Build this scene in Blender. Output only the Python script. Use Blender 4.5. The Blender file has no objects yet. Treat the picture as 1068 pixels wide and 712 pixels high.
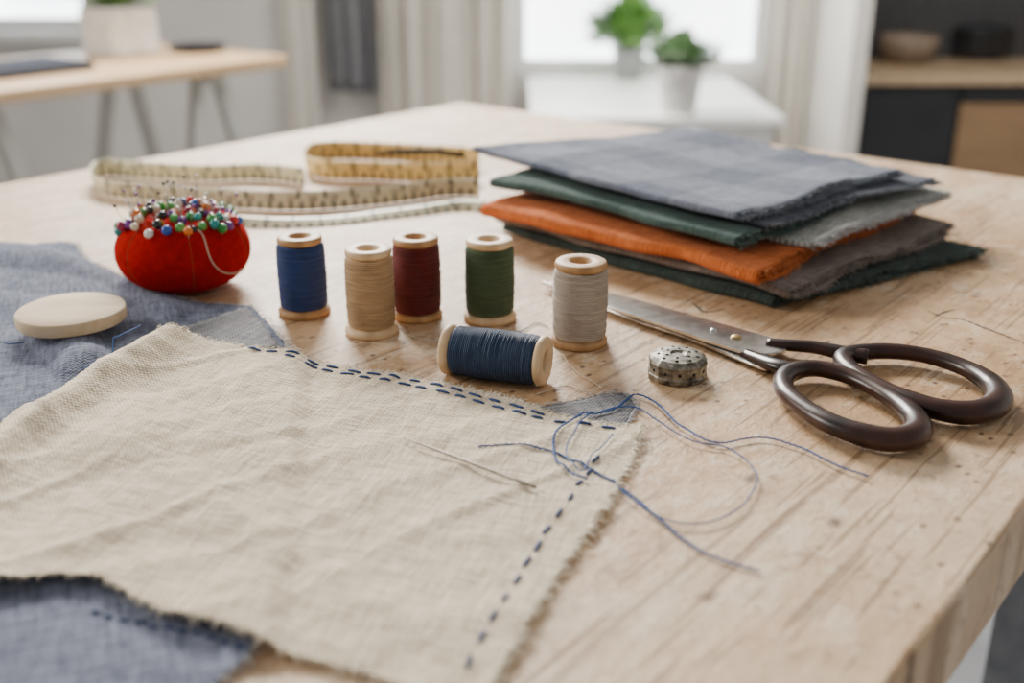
import bpy, math, random
from mathutils import Vector, Matrix, noise
random.seed(7)
FPX=1120.0; PITCH=math.radians(21.2); CP=math.cos(PITCH); SP=math.sin(PITCH)
TZ=0.85; CH=0.25
def ray(u,v):
    x=(u-534)/FPX; y=(356-v)/FPX
    return (x, CP+y*SP, -SP+y*CP)
def P(u,v,h=0.0):
    d=ray(u,v); t=(CH-h)/(-d[2])
    return Vector((d[0]*t,d[1]*t,TZ+h))
def Q(u,v,y):
    d=ray(u,v); t=y/d[1]
    return Vector((d[0]*t,y,TZ+CH+d[2]*t))
def sm(a,b,x):
    t=max(0,min(1,(x-a)/(b-a))); return t*t*(3-2*t)

# ------------------------------------------------------------------ materials
def newmat(name):
    m=bpy.data.materials.new(name); m.use_nodes=True
    nt=m.node_tree; b=nt.nodes['Principled BSDF']
    return m,nt,b
def N(nt,t,**k):
    n=nt.nodes.new(t)
    for a,v in k.items(): setattr(n,a,v)
    return n
def mixc(nt,fac,a,b,mode='MIX'):
    n=N(nt,'ShaderNodeMix',data_type='RGBA',blend_type=mode)
    for sock,val in ((n.inputs[0],fac),(n.inputs[6],a),(n.inputs[7],b)):
        if hasattr(val,'is_output'): nt.links.new(val,sock)
        elif isinstance(val,(int,float)): sock.default_value=val
        else: sock.default_value=(*val,1)
    return n.outputs[2]
def math_(nt,op,a,b=None,c=None):
    n=N(nt,'ShaderNodeMath',operation=op)
    for i,val in enumerate((a,b,c)):
        if val is None: continue
        if hasattr(val,'is_output'): nt.links.new(val,n.inputs[i])
        else: n.inputs[i].default_value=val
    return n.outputs[0]
def mapping(nt,src,scale=(1,1,1),rot=(0,0,0)):
    m=N(nt,'ShaderNodeMapping'); m.inputs['Scale'].default_value=scale; m.inputs['Rotation'].default_value=rot
    nt.links.new(src,m.inputs[0]); return m.outputs[0]
def tex(nt,co,scale=5,detail=3,rough=.5):
    n=N(nt,'ShaderNodeTexNoise'); n.inputs['Scale'].default_value=scale; n.inputs['Detail'].default_value=detail
    n.inputs['Roughness'].default_value=rough
    nt.links.new(co,n.inputs['Vector']); return n.outputs['Fac']
def ramp(nt,fac,a,b):
    n=N(nt,'ShaderNodeMapRange'); n.inputs[1].default_value=a; n.inputs[2].default_value=b
    nt.links.new(fac,n.inputs[0]); return n.outputs[0]
def bump(nt,b,h,strength=.5,dist=.001):
    n=N(nt,'ShaderNodeBump'); n.inputs['Strength'].default_value=strength; n.inputs['Distance'].default_value=dist
    nt.links.new(h,n.inputs['Height']); nt.links.new(n.outputs[0],b.inputs['Normal'])
def simple(name,col,rough=.5,metal=0,var=.12,vscale=40,bmp=0,spec=.5):
    m,nt,b=newmat(name)
    co=N(nt,'ShaderNodeTexCoord').outputs['Object']
    f=tex(nt,co,vscale,3)
    c2=tuple(c*(1-var*2) for c in col); c1=tuple(min(1,c*(1+var)) for c in col)
    nt.links.new(mixc(nt,ramp(nt,f,.3,.7),c1,c2),b.inputs['Base Color'])
    b.inputs['Roughness'].default_value=rough; b.inputs['Metallic'].default_value=metal
    b.inputs['Specular IOR Level'].default_value=spec
    if bmp: bump(nt,b,f,.5,bmp)
    return m
def cloth(name,c1,c2,period=.0022,plaid=None,contrast=.85,bdist=.0014,sheen=.06,nsc=420):
    m,nt,b=newmat(name)
    uv=N(nt,'ShaderNodeUVMap').outputs[0]
    # warp the coordinates a little so the yarns wander
    nz=N(nt,'ShaderNodeTexNoise'); nz.inputs['Scale'].default_value=90; nt.links.new(uv,nz.inputs['Vector'])
    vm=N(nt,'ShaderNodeVectorMath',operation='MULTIPLY_ADD'); nt.links.new(nz.outputs['Color'],vm.inputs[0]); vm.inputs[1].default_value=(.0026,.0026,0); nt.links.new(uv,vm.inputs[2])
    sp=N(nt,'ShaderNodeSeparateXYZ'); nt.links.new(vm.outputs[0],sp.inputs[0])
    k=2*math.pi/period
    sx=math_(nt,'SINE',math_(nt,'MULTIPLY',sp.outputs[0],k)); sy=math_(nt,'SINE',math_(nt,'MULTIPLY',sp.outputs[1],k))
    weave=math_(nt,'ADD',math_(nt,'MULTIPLY',math_(nt,'MULTIPLY',sx,sy),.5),.5)
    s1=tex(nt,mapping(nt,uv,(55,nsc,1)),1,3,.6); s2=tex(nt,mapping(nt,uv,(nsc,55,1)),1,3,.6)
    big=tex(nt,uv,18,4)
    sl=math_(nt,'MULTIPLY',math_(nt,'ADD',s1,s2),.5)
    comb=math_(nt,'ADD',math_(nt,'MULTIPLY',weave,.34),math_(nt,'MULTIPLY',sl,1.6))
    f=ramp(nt,comb,.72,1.2)
    f=math_(nt,'ADD',math_(nt,'MULTIPLY',f,contrast),math_(nt,'MULTIPLY',ramp(nt,big,.3,.7),1-contrast))
    col=mixc(nt,f,c2,c1)
    if plaid:
        sep=N(nt,'ShaderNodeSeparateXYZ'); nt.links.new(uv,sep.inputs[0])
        def band(o,per,lo):
            fr=math_(nt,'FRACT',math_(nt,'DIVIDE',math_(nt,'ADD',o,10.0),per))
            pp=math_(nt,'ABSOLUTE',math_(nt,'SUBTRACT',fr,.5))
            return ramp(nt,pp,lo,lo+.03)
        bx_=band(sep.outputs[0],.11,.24); by=band(sep.outputs[1],.10,.24)
        s=math_(nt,'MULTIPLY',math_(nt,'ADD',bx_,by),.5)
        col=mixc(nt,s,col,mixc(nt,1.0,col,plaid,'MULTIPLY'))
    nt.links.new(col,b.inputs['Base Color'])
    b.inputs['Roughness'].default_value=.95; b.inputs['Specular IOR Level'].default_value=.1
    b.inputs['Sheen Weight'].default_value=sheen; b.inputs['Sheen Roughness'].default_value=.5
    bump(nt,b,comb,1,bdist)
    return m
def wood(name,c1,c2,scale=(8,90,90),rough=.5,bd=.0004):
    m,nt,b=newmat(name)
    co=N(nt,'ShaderNodeTexCoord').outputs['Object']
    f=tex(nt,mapping(nt,co,scale),1,4,.6); g=tex(nt,co,12,3)
    c=mixc(nt,ramp(nt,f,.3,.7),c1,c2); c=mixc(nt,math_(nt,'MULTIPLY',g,.3),c,c2)
    nt.links.new(c,b.inputs['Base Color']); b.inputs['Roughness'].default_value=rough
    bump(nt,b,f,.3,bd); return m
def threadmat(name,c1,c2,axis='Z'):
    m,nt,b=newmat(name)
    co=N(nt,'ShaderNodeTexCoord').outputs['Object']
    sep=N(nt,'ShaderNodeSeparateXYZ'); nt.links.new(co,sep.inputs[0])
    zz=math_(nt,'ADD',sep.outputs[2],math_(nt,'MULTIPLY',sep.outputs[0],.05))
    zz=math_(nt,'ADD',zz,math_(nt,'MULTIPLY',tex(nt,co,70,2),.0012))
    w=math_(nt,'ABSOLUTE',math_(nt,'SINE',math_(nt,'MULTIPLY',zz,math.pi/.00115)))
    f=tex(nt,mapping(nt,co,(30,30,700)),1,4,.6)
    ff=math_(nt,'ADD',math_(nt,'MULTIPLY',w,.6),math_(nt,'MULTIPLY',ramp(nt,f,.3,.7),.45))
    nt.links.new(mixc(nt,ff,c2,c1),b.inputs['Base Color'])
    b.inputs['Roughness'].default_value=.65; b.inputs['Specular IOR Level'].default_value=.25
    b.inputs['Sheen Weight'].default_value=.1
    bump(nt,b,ff,1,.0012); return m
def emis(name,col,s):
    m,nt,b=newmat(name)
    co=N(nt,'ShaderNodeTexCoord').outputs['Object']
    f=tex(nt,co,2.2,2)
    nt.links.new(mixc(nt,ramp(nt,f,.35,.65),col,(col[0]*.8,col[1]*.86,col[2]*.9)),b.inputs['Emission Color'])
    b.inputs['Emission Strength'].default_value=s
    return m

# ------------------------------------------------------------------ mesh helpers
COL=bpy.context.scene.collection
def mesh(name,verts,faces,mat,parent=None,origin=None,smooth=True,uvs=None,local=False):
    me=bpy.data.meshes.new(name)
    o=bpy.data.objects.new(name,me); COL.objects.link(o)
    vs=[Vector(v) for v in verts]
    if parent is not None and not local:
        off=parent.matrix_basis.translation.copy()
        pp=parent.parent
        while pp: off+=pp.matrix_basis.translation; pp=pp.parent
        vs=[v-off for v in vs]
    elif origin is not None:
        og=Vector(origin); vs=[v-og for v in vs]; o.location=og
    me.from_pydata(vs,[],faces)
    if smooth: me.polygons.foreach_set('use_smooth',[True]*len(me.polygons))
    if uvs:
        l=me.uv_layers.new(name='UVMap')
        for lp in me.loops: l.data[lp.index].uv=uvs[lp.vertex_index]
    me.materials.append(mat)
    me.update()
    if parent is not None: o.parent=parent
    return o
def root(name,loc,rot=None):
    e=bpy.data.objects.new(name,None); e.empty_display_size=.02; e.location=loc
    if rot is not None: e.rotation_mode='QUATERNION'; e.rotation_quaternion=rot
    COL.objects.link(e); return e
def tag(o,label,cat,group=None):
    o['label']=label; o['category']=cat
    if group: o['group']=group
    return o
def struct(o): o['kind']='structure'; return o
def catmull(pts,n,closed=False):
    pts=[Vector(p) for p in pts]; m=len(pts); segs=m if closed else m-1
    def g(i):
        if closed: return pts[i%m]
        if i<0: return pts[0]*2-pts[1]
        if i>=m: return pts[-1]*2-pts[-2]
        return pts[i]
    dense=[]
    K=24
    for s in range(segs):
        a,b,c,d=g(s-1),g(s),g(s+1),g(s+2)
        for k in range(K):
            t=k/K
            dense.append(.5*((2*b)+(c-a)*t+(2*a-5*b+4*c-d)*t*t+(3*b-a-3*c+d)*t**3))
    dense.append(g(segs) if closed else pts[-1])
    L=[0]
    for i in range(1,len(dense)): L.append(L[-1]+(dense[i]-dense[i-1]).length)
    out=[]; j=0; cnt=n
    for i in range(cnt):
        target=L[-1]*i/(n if closed else n-1)
        while j<len(L)-2 and L[j+1]<target: j+=1
        d=L[j+1]-L[j]; t=(target-L[j])/d if d>1e-12 else 0
        out.append(dense[j].lerp(dense[j+1],min(1,t)))
    return out
def tube(pts,r,n=8,closed=False,flat=1.0,V=None,F=None):
    if V is None: V=[];F=[]
    base=len(V); m=len(pts)
    up=Vector((0,0,1))
    for i,p in enumerate(pts):
        if closed: t=pts[(i+1)%m]-pts[i-1]
        else: t=pts[min(i+1,m-1)]-pts[max(i-1,0)]
        t.normalize() if t.length>0 else None
        s=t.cross(up)
        if s.length<1e-4: s=Vector((1,0,0))
        s.normalize(); q=s.cross(t).normalized()
        rr=r[i] if isinstance(r,(list,tuple)) else r
        for k in range(n):
            a=2*math.pi*k/n
            V.append(p+s*math.cos(a)*rr+q*math.sin(a)*rr*flat)
    for i in range(m if closed else m-1):
        j=(i+1)%m
        for k in range(n):
            k2=(k+1)%n
            F.append((base+i*n+k,base+i*n+k2,base+j*n+k2,base+j*n+k))
    if not closed:
        F.append(tuple(base+k for k in range(n))[::-1]); F.append(tuple(base+(m-1)*n+k for k in range(n)))
    return V,F
def lathe(prof,n=48,closed=False,mod=None,V=None,F=None,c=(0,0,0)):
    if V is None: V=[];F=[]
    b=len(V); m=len(prof)
    for (r,z) in prof:
        for k in range(n):
            a=2*math.pi*k/n; rr=r*(mod(a,z) if mod else 1)
            V.append(Vector((c[0]+rr*math.cos(a),c[1]+rr*math.sin(a),c[2]+z)))
    for i in range(m if closed else m-1):
        j=(i+1)%m
        for k in range(n):
            k2=(k+1)%n; F.append((b+i*n+k,b+i*n+k2,b+j*n+k2,b+j*n+k))
    if not closed:
        F.append(tuple(b+k for k in range(n))[::-1]); F.append(tuple(b+(m-1)*n+k for k in range(n)))
    return V,F
def boxv(c,s,rz=0,V=None,F=None):
    if V is None: V=[];F=[]
    b=len(V); ca,sa=math.cos(rz),math.sin(rz)
    for dx in(-.5,.5):
        for dy in(-.5,.5):
            for dz in(-.5,.5):
                x,y=dx*s[0],dy*s[1]
                V.append(Vector((c[0]+x*ca-y*sa,c[1]+x*sa+y*ca,c[2]+dz*s[2])))
    for f in((0,1,3,2),(4,6,7,5),(0,4,5,1),(2,3,7,6),(0,2,6,4),(1,5,7,3)): F.append(tuple(b+i for i in f))
    return V,F
def beam(a,b_,w,d,V=None,F=None):
    a=Vector(a);b_=Vector(b_)
    if V is None: V=[];F=[]
    t=(b_-a).normalized(); s=t.cross(Vector((0,1,0))).normalized(); q=s.cross(t)
    n=len(V)
    for p in(a,b_):
        for e,f in((-1,-1),(1,-1),(1,1),(-1,1)): V.append(p+s*e*w/2+q*f*d/2)
    F+= [(n,n+1,n+2,n+3)[::-1],(n+4,n+5,n+6,n+7)]+[(n+i,n+(i+1)%4,n+4+(i+1)%4,n+4+i) for i in range(4)]
    return V,F
def bevel(o,w,seg=3):
    m=o.modifiers.new('b','BEVEL'); m.width=w; m.segments=seg; m.limit_method='ANGLE'; m.angle_limit=math.radians(40)
def solid(o,t,off=1):
    m=o.modifiers.new('s','SOLIDIFY'); m.thickness=t; m.offset=off

# ------------------------------------------------------------------ material set
M_table_,nt,b=newmat('worn_table_wood')
co=N(nt,'ShaderNodeTexCoord').outputs['Object']
base_n=tex(nt,mapping(nt,co,(4.5,7,3)),1,9,.72)
mott=tex(nt,mapping(nt,co,(40,60,20)),1,6,.7)
gf=tex(nt,mapping(nt,co,(30,210,30)),1,3,.6)
g2=tex(nt,mapping(nt,co,(2.2,3.2,2)),1,7,.66); g3=tex(nt,co,120,4,.7); g4=tex(nt,mapping(nt,co,(6,8,3)),2,8,.80); g5=tex(nt,mapping(nt,co,(9,14,3)),3,6,.75)
blot=tex(nt,mapping(nt,co,(7,9,3)),1,10,.78)
c=mixc(nt,ramp(nt,base_n,.42,.58),(.51,.305,.155),(.70,.475,.28))
c=mixc(nt,math_(nt,'MULTIPLY',ramp(nt,mott,.46,.60),.50),c,(.43,.25,.12))
c=mixc(nt,math_(nt,'MULTIPLY',ramp(nt,gf,.50,.72),.12),c,(.36,.22,.12))
c=mixc(nt,math_(nt,'MULTIPLY',ramp(nt,g2,.49,.59),.55),c,(.80,.645,.465))
c=mixc(nt,math_(nt,'MULTIPLY',ramp(nt,g5,.53,.60),.50),c,(.84,.71,.54))
c=mixc(nt,math_(nt,'MULTIPLY',ramp(nt,blot,.55,.62),.50),c,(.36,.205,.10))
c=mixc(nt,math_(nt,'MULTIPLY',ramp(nt,g4,.55,.63),.60),c,(.30,.17,.085))
c=mixc(nt,math_(nt,'MULTIPLY',ramp(nt,g3,.56,.66),.50),c,(.27,.155,.08))
def specks(scale,lo,hi,mscale,mlo,strength,c):
    vo=N(nt,'ShaderNodeTexVoronoi',voronoi_dimensions='2D'); vo.inputs['Scale'].default_value=scale; nt.links.new(mapping(nt,co,(.7,1,1)),vo.inputs['Vector'])
    sp=ramp(nt,math_(nt,'ADD',vo.outputs['Distance'],math_(nt,'MULTIPLY',g3,.14)),hi,lo)
    msk=ramp(nt,tex(nt,co,mscale,2),mlo,mlo+.05)
    return mixc(nt,math_(nt,'MULTIPLY',math_(nt,'MULTIPLY',sp,msk),strength),c,(.11,.06,.03))
c=specks(55,.10,.18,6,.45,.85,c); c=specks(17,.09,.15,5,.48,.85,c); c=specks(6,.075,.10,4,.47,.6,c)
for (sx,sy,rz,lo) in((6,190,.5,.645),(7,230,-.35,.65),(5,150,1.3,.645),(6,200,-1.0,.65)):
    sc=tex(nt,mapping(nt,co,(sx,sy,1),(0,0,rz)),1,2); c=mixc(nt,math_(nt,'MULTIPLY',ramp(nt,sc,lo,lo+.02),.6),c,(.24,.14,.07))
nt.links.new(c,b.inputs['Base Color'])
nt.links.new(ramp(nt,g2,-.3,1.25),b.inputs['Roughness'])
b.inputs['Specular IOR Level'].default_value=.42
bump(nt,b,math_(nt,'ADD',math_(nt,'ADD',g5,g4),math_(nt,'MULTIPLY',g3,.6)),.7,.0015)
M_linen=cloth('cream_linen',(1.0,.885,.70),(.55,.435,.30),.0026)
M_denim=cloth('blue_gray_linen',(.30,.33,.43),(.055,.065,.105),.0026)
M_scrap=cloth('gray_linen',(.38,.38,.39),(.11,.11,.13),.0026)
M_plaid=cloth('plaid_wool',(.35,.38,.45),(.12,.14,.185),.0028,plaid=(.55,.57,.63))
M_teal=cloth('dark_green_linen',(.10,.155,.14),(.022,.045,.042),.0028)
M_orange=cloth('orange_linen',(.80,.23,.065),(.36,.07,.014),.0028)
M_taupe=cloth('taupe_linen',(.34,.285,.25),(.10,.08,.07),.0028)
M_dgreen=cloth('deep_green_wool',(.07,.095,.085),(.014,.022,.02),.0028)
M_lgray=cloth('pale_gray_linen',(.70,.70,.65),(.13,.16,.15),.0048)
M_slate=cloth('slate_linen',(.17,.19,.23),(.045,.052,.07),.0028)
M_swood=wood('pale_spool_wood',(.82,.62,.38),(.60,.40,.21),(120,120,30),.5,.0002)
M_swood2=wood('tan_spool_wood',(.62,.37,.16),(.38,.20,.08),(120,120,30),.5,.0002)
M_blade=simple('brushed_steel',(.66,.64,.61),.22,1,.15,120)
M_brass=simple('aged_brass',(.50,.36,.17),.4,1)
M_handle=simple('reddish_brown_lacquered_handle',(.042,.015,.010),.32,0,.45,45,.0003,.4)
M_pewter=simple('aged_pewter',(.27,.25,.21),.42,.8,.4,220,.0005)
M_hole=simple('dark_recess',(.02,.017,.014),.8)
M_red=simple('red_felt',(.42,.010,.007),1.0,0,.12,200,.0004,.05)
M_rstr=simple('worn_red_string',(.34,.06,.03),.9,0,.1,300)
M_navyt=simple('navy_sewing_thread',(.03,.06,.17),.75,0,.2,400)
M_stitch=simple('blue_stitching_thread',(.028,.070,.21),.75,0,.2,400)
M_bluet=simple('blue_sewing_thread',(.03,.10,.33),.75,0,.2,400)
M_whitet=simple('natural_sewing_thread',(.75,.66,.52),.8,0,.1,400)
M_steel=simple('pin_steel',(.6,.6,.6),.3,1)
M_chalk=wood('pale_turned_wood',(.78,.63,.44),(.60,.45,.28),(18,120,60),.75,.0003)
M_fray=simple('linen_fiber',(.96,.87,.71),.9,0,.05,300)
M_frayw=simple('pale_fiber',(.62,.62,.64),.9,0,.1,300)
M_fraydk=simple('dark_green_fiber',(.13,.18,.17),.9); M_frayo=simple('orange_fiber',(.75,.26,.09),.9); M_frayt=simple('taupe_fiber',(.34,.30,.27),.9); M_frayb=simple('slate_fiber',(.26,.29,.34),.9)

# ------------------------------------------------------------------ table
d1=Vector((.638,.770,0)); d2=Vector((-.770,.638,0))
Fc=P(480,107); Wt=1.012; Lt=1.85; TH=.05
tc=Fc-d2*(Wt/2)-d1*(Lt/2)
ang=math.atan2(d1.y,d1.x)
table=root('work_table',(tc.x,tc.y,0)); 
table.rotation_euler=(0,0,ang)
V,F=boxv((0,0,TZ-TH/2),(Lt,Wt,TH))
tt=mesh('tabletop',V,F,M_table_,table,smooth=False,local=True); bevel(tt,.003,3)
M_tleg=simple('gray_blue_painted_frame',(.22,.24,.27),.6)
for i,(y) in enumerate((-1,1)):
    V,F=boxv((0,y*(Wt/2-.09),TZ-TH-.045),(Lt-.2,.025,.09))
    mesh('apron',V,F,M_tleg,table,smooth=False,local=True)
for x in(-1,1):
    for y in(-1,1):
        V,F=boxv((x*(Lt/2-.1),y*(Wt/2-.09),(TZ-TH)/2),(.07,.07,TZ-TH))
        mesh('leg',V,F,M_tleg,table,smooth=False,local=True)
Minv=(Matrix.Translation((tc.x,tc.y,0))@Matrix.Rotation(ang,4,'Z')).inverted()
for pth in ([(968,324),(985,331),(1003,333),(1030,343),(1075,360)],[(975,329),(990,324),(998,323)],[(722,315),(735,325),(756,322)],[(700,330),(712,326),(722,327)],[(820,300),(835,306),(846,305)]):
    n=len(pth); ps=[P(u,v,.0001) for u,v in pth]
    V,F=tube(catmull(ps,n*6),[.0003+.0012*abs(math.sin(i*1.7))*(1-abs(i/(n*3)-1)) for i in range(n*6)],6,flat=.25)
    mesh('crack',[Minv@v for v in V],F,M_hole,table,local=True)
tag(table,'large worn pale wooden work table with stained, scratched top','table')

# ------------------------------------------------------------------ cloth height fields
eA=P(308,372); eB=P(266,690)
def denim_w(x,y):
    t=(y-eB.y)/(eA.y-eB.y); xl=eB.x+(eA.x-eB.x)*t
    return 1-sm(.001,.014,x-xl)
cl=[P(u,v) for u,v in((150,368),(0,462),(-150,560))]
def dist_left(x,y):
    a=cl[0];b_=cl[2]; d=(b_-a).normalized(); n=Vector((-d.y,d.x,0))
    s=(Vector((x,y,TZ))-a).dot(n)
    return s
sgn=1 if dist_left(P(300,500).x,P(300,500).y)>0 else -1
def zd(x,y):
    n=noise.noise(Vector((x*9,y*14,1.3)))+.5*noise.noise(Vector((x*26,y*30,4)))
    k=.0025+.0022*n
    d=dist_left(x,y)*sgn
    out=1-sm(-.02,.0,d)
    k+=out*.0085*max(0,math.sin((x*.9+y)*55+2.4*noise.noise(Vector((x*8,y*8,0)))))*(.5+.8*max(0,noise.noise(Vector((x*6,y*6,9)))+.3))
    k+=out*.0006*noise.noise(Vector((x*70,y*70,5)))
    return max(.0008,k)
def zc(x,y):
    w=denim_w(x,y); base=(zd(x,y)+.0024)*w+.0012*(1-w)
    d=dist_left(x,y)*sgn
    base+=.010*math.exp(-((d-.016)/.012)**2)*w
    n=noise.noise(Vector((x*7+3,y*10,7.7)))
    base+=(.0035*max(0,n)*(.35+.65*w))
    r1=noise.noise(Vector(((x-y*.5)*16,(x+y)*5,2.2))); base+=.0060*(.25+.75*w)*max(0,r1)
    r2=1-abs(noise.noise(Vector(((x+y*.7)*9,(x-y)*3,5.2))))*5; base+=.0034*max(0,r2)*(.3+.7*w)
    r3=1-abs(noise.noise(Vector(((x*.8-y)*20,(x+y*.6)*6,8.2))))*4; base+=.0015*max(0,r3)
    base+=.0008*noise.noise(Vector((x*45,y*50,3)))+.0005*(noise.noise(Vector((x*110,y*110,3))))
    return max(base,.0010)
def coons(top,right,bottom,left,nu,nv,zf,uvang=0,jit=.0006):
    T=catmull([P(*p) for p in top],nu+1); B=catmull([P(*p) for p in bottom],nu+1)
    L=catmull([P(*p) for p in left],nv+1); R=catmull([P(*p) for p in right],nv+1)
    V=[];F=[];UV=[]
    ca,sa=math.cos(uvang),math.sin(uvang)
    for j in range(nv+1):
        t=j/nv
        for i in range(nu+1):
            s=i/nu
            p=(1-t)*T[i]+t*B[i]+(1-s)*L[j]+s*R[j]-((1-s)*(1-t)*T[0]+s*(1-t)*T[-1]+(1-s)*t*B[0]+s*t*B[-1])
            if i in(0,nu) or j in(0,nv):
                k=jit/.0006
                p=p+Vector((random.uniform(-jit,jit)+k*.0007*noise.noise(p*90),random.uniform(-jit,jit)+k*.0007*noise.noise(p*90+Vector((5,5,5))),0))
            p.z=TZ+zf(p.x,p.y); V.append(p); UV.append((p.x*ca+p.y*sa,-p.x*sa+p.y*ca))
    w=nu+1
    for j in range(nv):
        for i in range(nu): F.append((j*w+i,(j+1)*w+i,(j+1)*w+i+1,j*w+i+1))
    edges=dict(top=V[:w],bottom=V[-w:],left=V[::w],right=V[w-1::w])
    return V,F,UV,edges
def fringe(name,edges,n,lmin,lmax,mat,parent,rad=.00016,drop=.001,floor=.0004,lift=.0006):
    V=[];F=[]
    for (E,outp) in edges:
        for _ in range(n):
            i=random.randrange(len(E)-1); p=E[i].lerp(E[i+1],random.random())
            t=(E[i+1]-E[i]); t.z=0
            if t.length<1e-9: continue
            t.normalize(); o=Vector((-t.y,t.x,0))
            if (p+o*.01-outp).length<(p-outp).length: o=-o
            o=(o+t*random.gauss(0,.6)).normalized(); l=random.uniform(lmin,lmax)*random.random()**.6
            bend=t*random.gauss(0,.35)*l
            ps=[p-o*.0006+Vector((0,0,lift)),p+o*l*.5+bend*.3+Vector((0,0,lift+random.uniform(-.0004,.0012))),p+o*l+bend]
            ps[2].z=max(TZ+floor,ps[2].z-drop*random.random()); 
            tube(ps,rad,3,V=V,F=F)
    o=mesh(name,V,F,mat,parent); o['kind']='stuff'; return o

# blue-gray cloth
V,F,UV,E=coons([(-110,262),(0,263),(50,258),(76,259),(98,283),(150,306),(200,318),(262,324)],
               [(262,324),(284,346),(300,372),(292,440),(280,540),(266,640),(262,684),(232,712),(200,745)],
               [(-170,745),(-40,745),(80,745),(200,745)],
               [(-110,262),(-140,400),(-160,560),(-170,745)],150,170,zd,.35)
den=mesh('blue_gray_cloth',V,F,M_denim,None,origin=P(60,450),uvs=UV); solid(den,.0009)
tag(den,'rumpled blue-gray linen cloth with frayed edge, under the cream cloth','cloth')
cen=P(50,450)
fringe('frayed_edge',[(E['top'],cen),(E['right'],cen)],600,.002,.008,M_frayw,den)
def stitches(path,n,length,r,mat,parent,zf,name='stitching'):
    step=12; pts=catmull(path,n*step); V=[];F=[]
    for k in range(n):
        i0=k*step+random.randint(0,1); m=max(2,int(round(step*length*random.uniform(.85,1.15))))
        seg=pts[i0:i0+m+1]
        if len(seg)<3: continue
        t=(seg[-1]-seg[0]).normalized(); sd=Vector((-t.y,t.x,0))*random.gauss(0,.0004)
        ps=[]
        for q,p in enumerate(seg):
            f=q/(len(seg)-1); pq=p+sd+sd*(f-.5)*1.5; z=zf(pq.x,pq.y)+.0010+.0004*math.sin(math.pi*f)
            ps.append(Vector((pq.x,pq.y,TZ+z)))
        tube(ps,[r*(.6 if q in(0,len(ps)-1) else 1) for q in range(len(ps))],6,flat=.7,V=V,F=F)
    return mesh(name,V,F,mat,parent)
stitches([P(248,327),P(268,345),P(290,370)],7,.6,.0008,M_frayw,den,zd)
stitches([P(96,642),P(150,655),P(205,668),P(258,684)],11,.65,.0009,M_navyt,den,zd)
V,F,UV,E2=coons([(146,364),(205,343),(258,327)],[(258,327),(276,346),(293,368)],[(160,388),(220,385),(290,384)],[(146,364),(150,375),(160,388)],30,14,
   lambda x,y: zd(x,y)+.0018,1.1)
fl=mesh('folded_flap',V,F,M_scrap,den,uvs=UV); solid(fl,.0005)
fl['label']='lighter gray turned-over corner'
V,F,UV,E3=coons([(530,430),(590,421),(622,413),(648,411)],[(648,411),(662,424),(650,450)],[(530,470),(600,470),(650,450)],[(530,430),(528,450),(530,470)],24,14,lambda x,y:.0003,.3)
sc_=mesh('gray_fabric_scrap',V,F,M_scrap,None,origin=P(600,440),uvs=UV); solid(sc_,.0004)
tag(sc_,'small gray woven fabric scrap with frayed edge under cream cloth','fabric scrap')
fringe('frayed_edge',[(E3['top'],P(600,450)),(E3['right'],P(600,450))],120,.002,.006,M_frayw,sc_)
# cream cloth
V,F,UV,E=coons([(150,367),(200,366),(260,371),(330,381),(420,396),(510,415),(590,438),(640,447),(669,449)],
               [(669,449),(655,485),(630,530),(596,580),(560,632),(528,690),(496,750)],
               [(-150,585),(-60,618),(0,621),(60,613),(112,618),(150,640),(190,657),(245,668),(290,685),(350,700),(410,716),(496,750)],
               [(150,367),(75,415),(0,460),(-90,520),(-150,585)],250,210,zc,-.28,.0009)
cream=mesh('cream_cloth',V,F,M_linen,None,origin=P(320,530),uvs=UV); solid(cream,.0008)
tag(cream,'cream linen cloth with frayed edges and navy running stitches','cloth')
cc=P(330,520)
fringe('frayed_edge',[(E['top'],cc),(E['bottom'],cc)],500,.001,.006,M_fray,cream,.00017,.0006,.0004,.0008)
fringe('frayed_edge',[(E['right'],cc)],750,.002,.0085,M_fray,cream,.00018,.0006,.0004,.0008)
stitches([P(258,373),P(330,384),P(400,396),P(470,411),P(540,431),P(575,440)],15,.62,.00095,M_stitch,cream,zc)
stitches([P(298,383),P(360,394),P(430,408),P(500,425),P(560,441),P(650,452)],17,.62,.00095,M_stitch,cream,zc)
stitches([P(626,481),P(600,517),P(570,560),P(540,608),P(512,655),P(480,712)],13,.52,.00095,M_stitch,cream,zc)

# ------------------------------------------------------------------ needle
a=P(421,465);b_=P(559,518)
pts=[a.lerp(b_,i/20) for i in range(21)]
zmx=max(zc(p.x,p.y) for p in pts)
pts=[Vector((p.x,p.y,TZ+zmx+.0016)) for p in pts]
rt=root('sewing_needle',pts[10])
M_ndl=simple('dull_needle_steel',(.30,.27,.23),.45,.9)
V,F=tube(pts,[.00025+.0005*min(1,i/6) for i in range(21)],8)
mesh('needle_shaft',V,F,M_ndl,rt)
V,F=tube([pts[17]+Vector((0,0,.0004)),pts[18]+Vector((0,0,.0005)),pts[19]+Vector((0,0,.0004))],.0004,6)
mesh('needle_eye',V,F,M_hole,rt)
tag(rt,'steel sewing needle lying on the cream cloth','needle')

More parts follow.
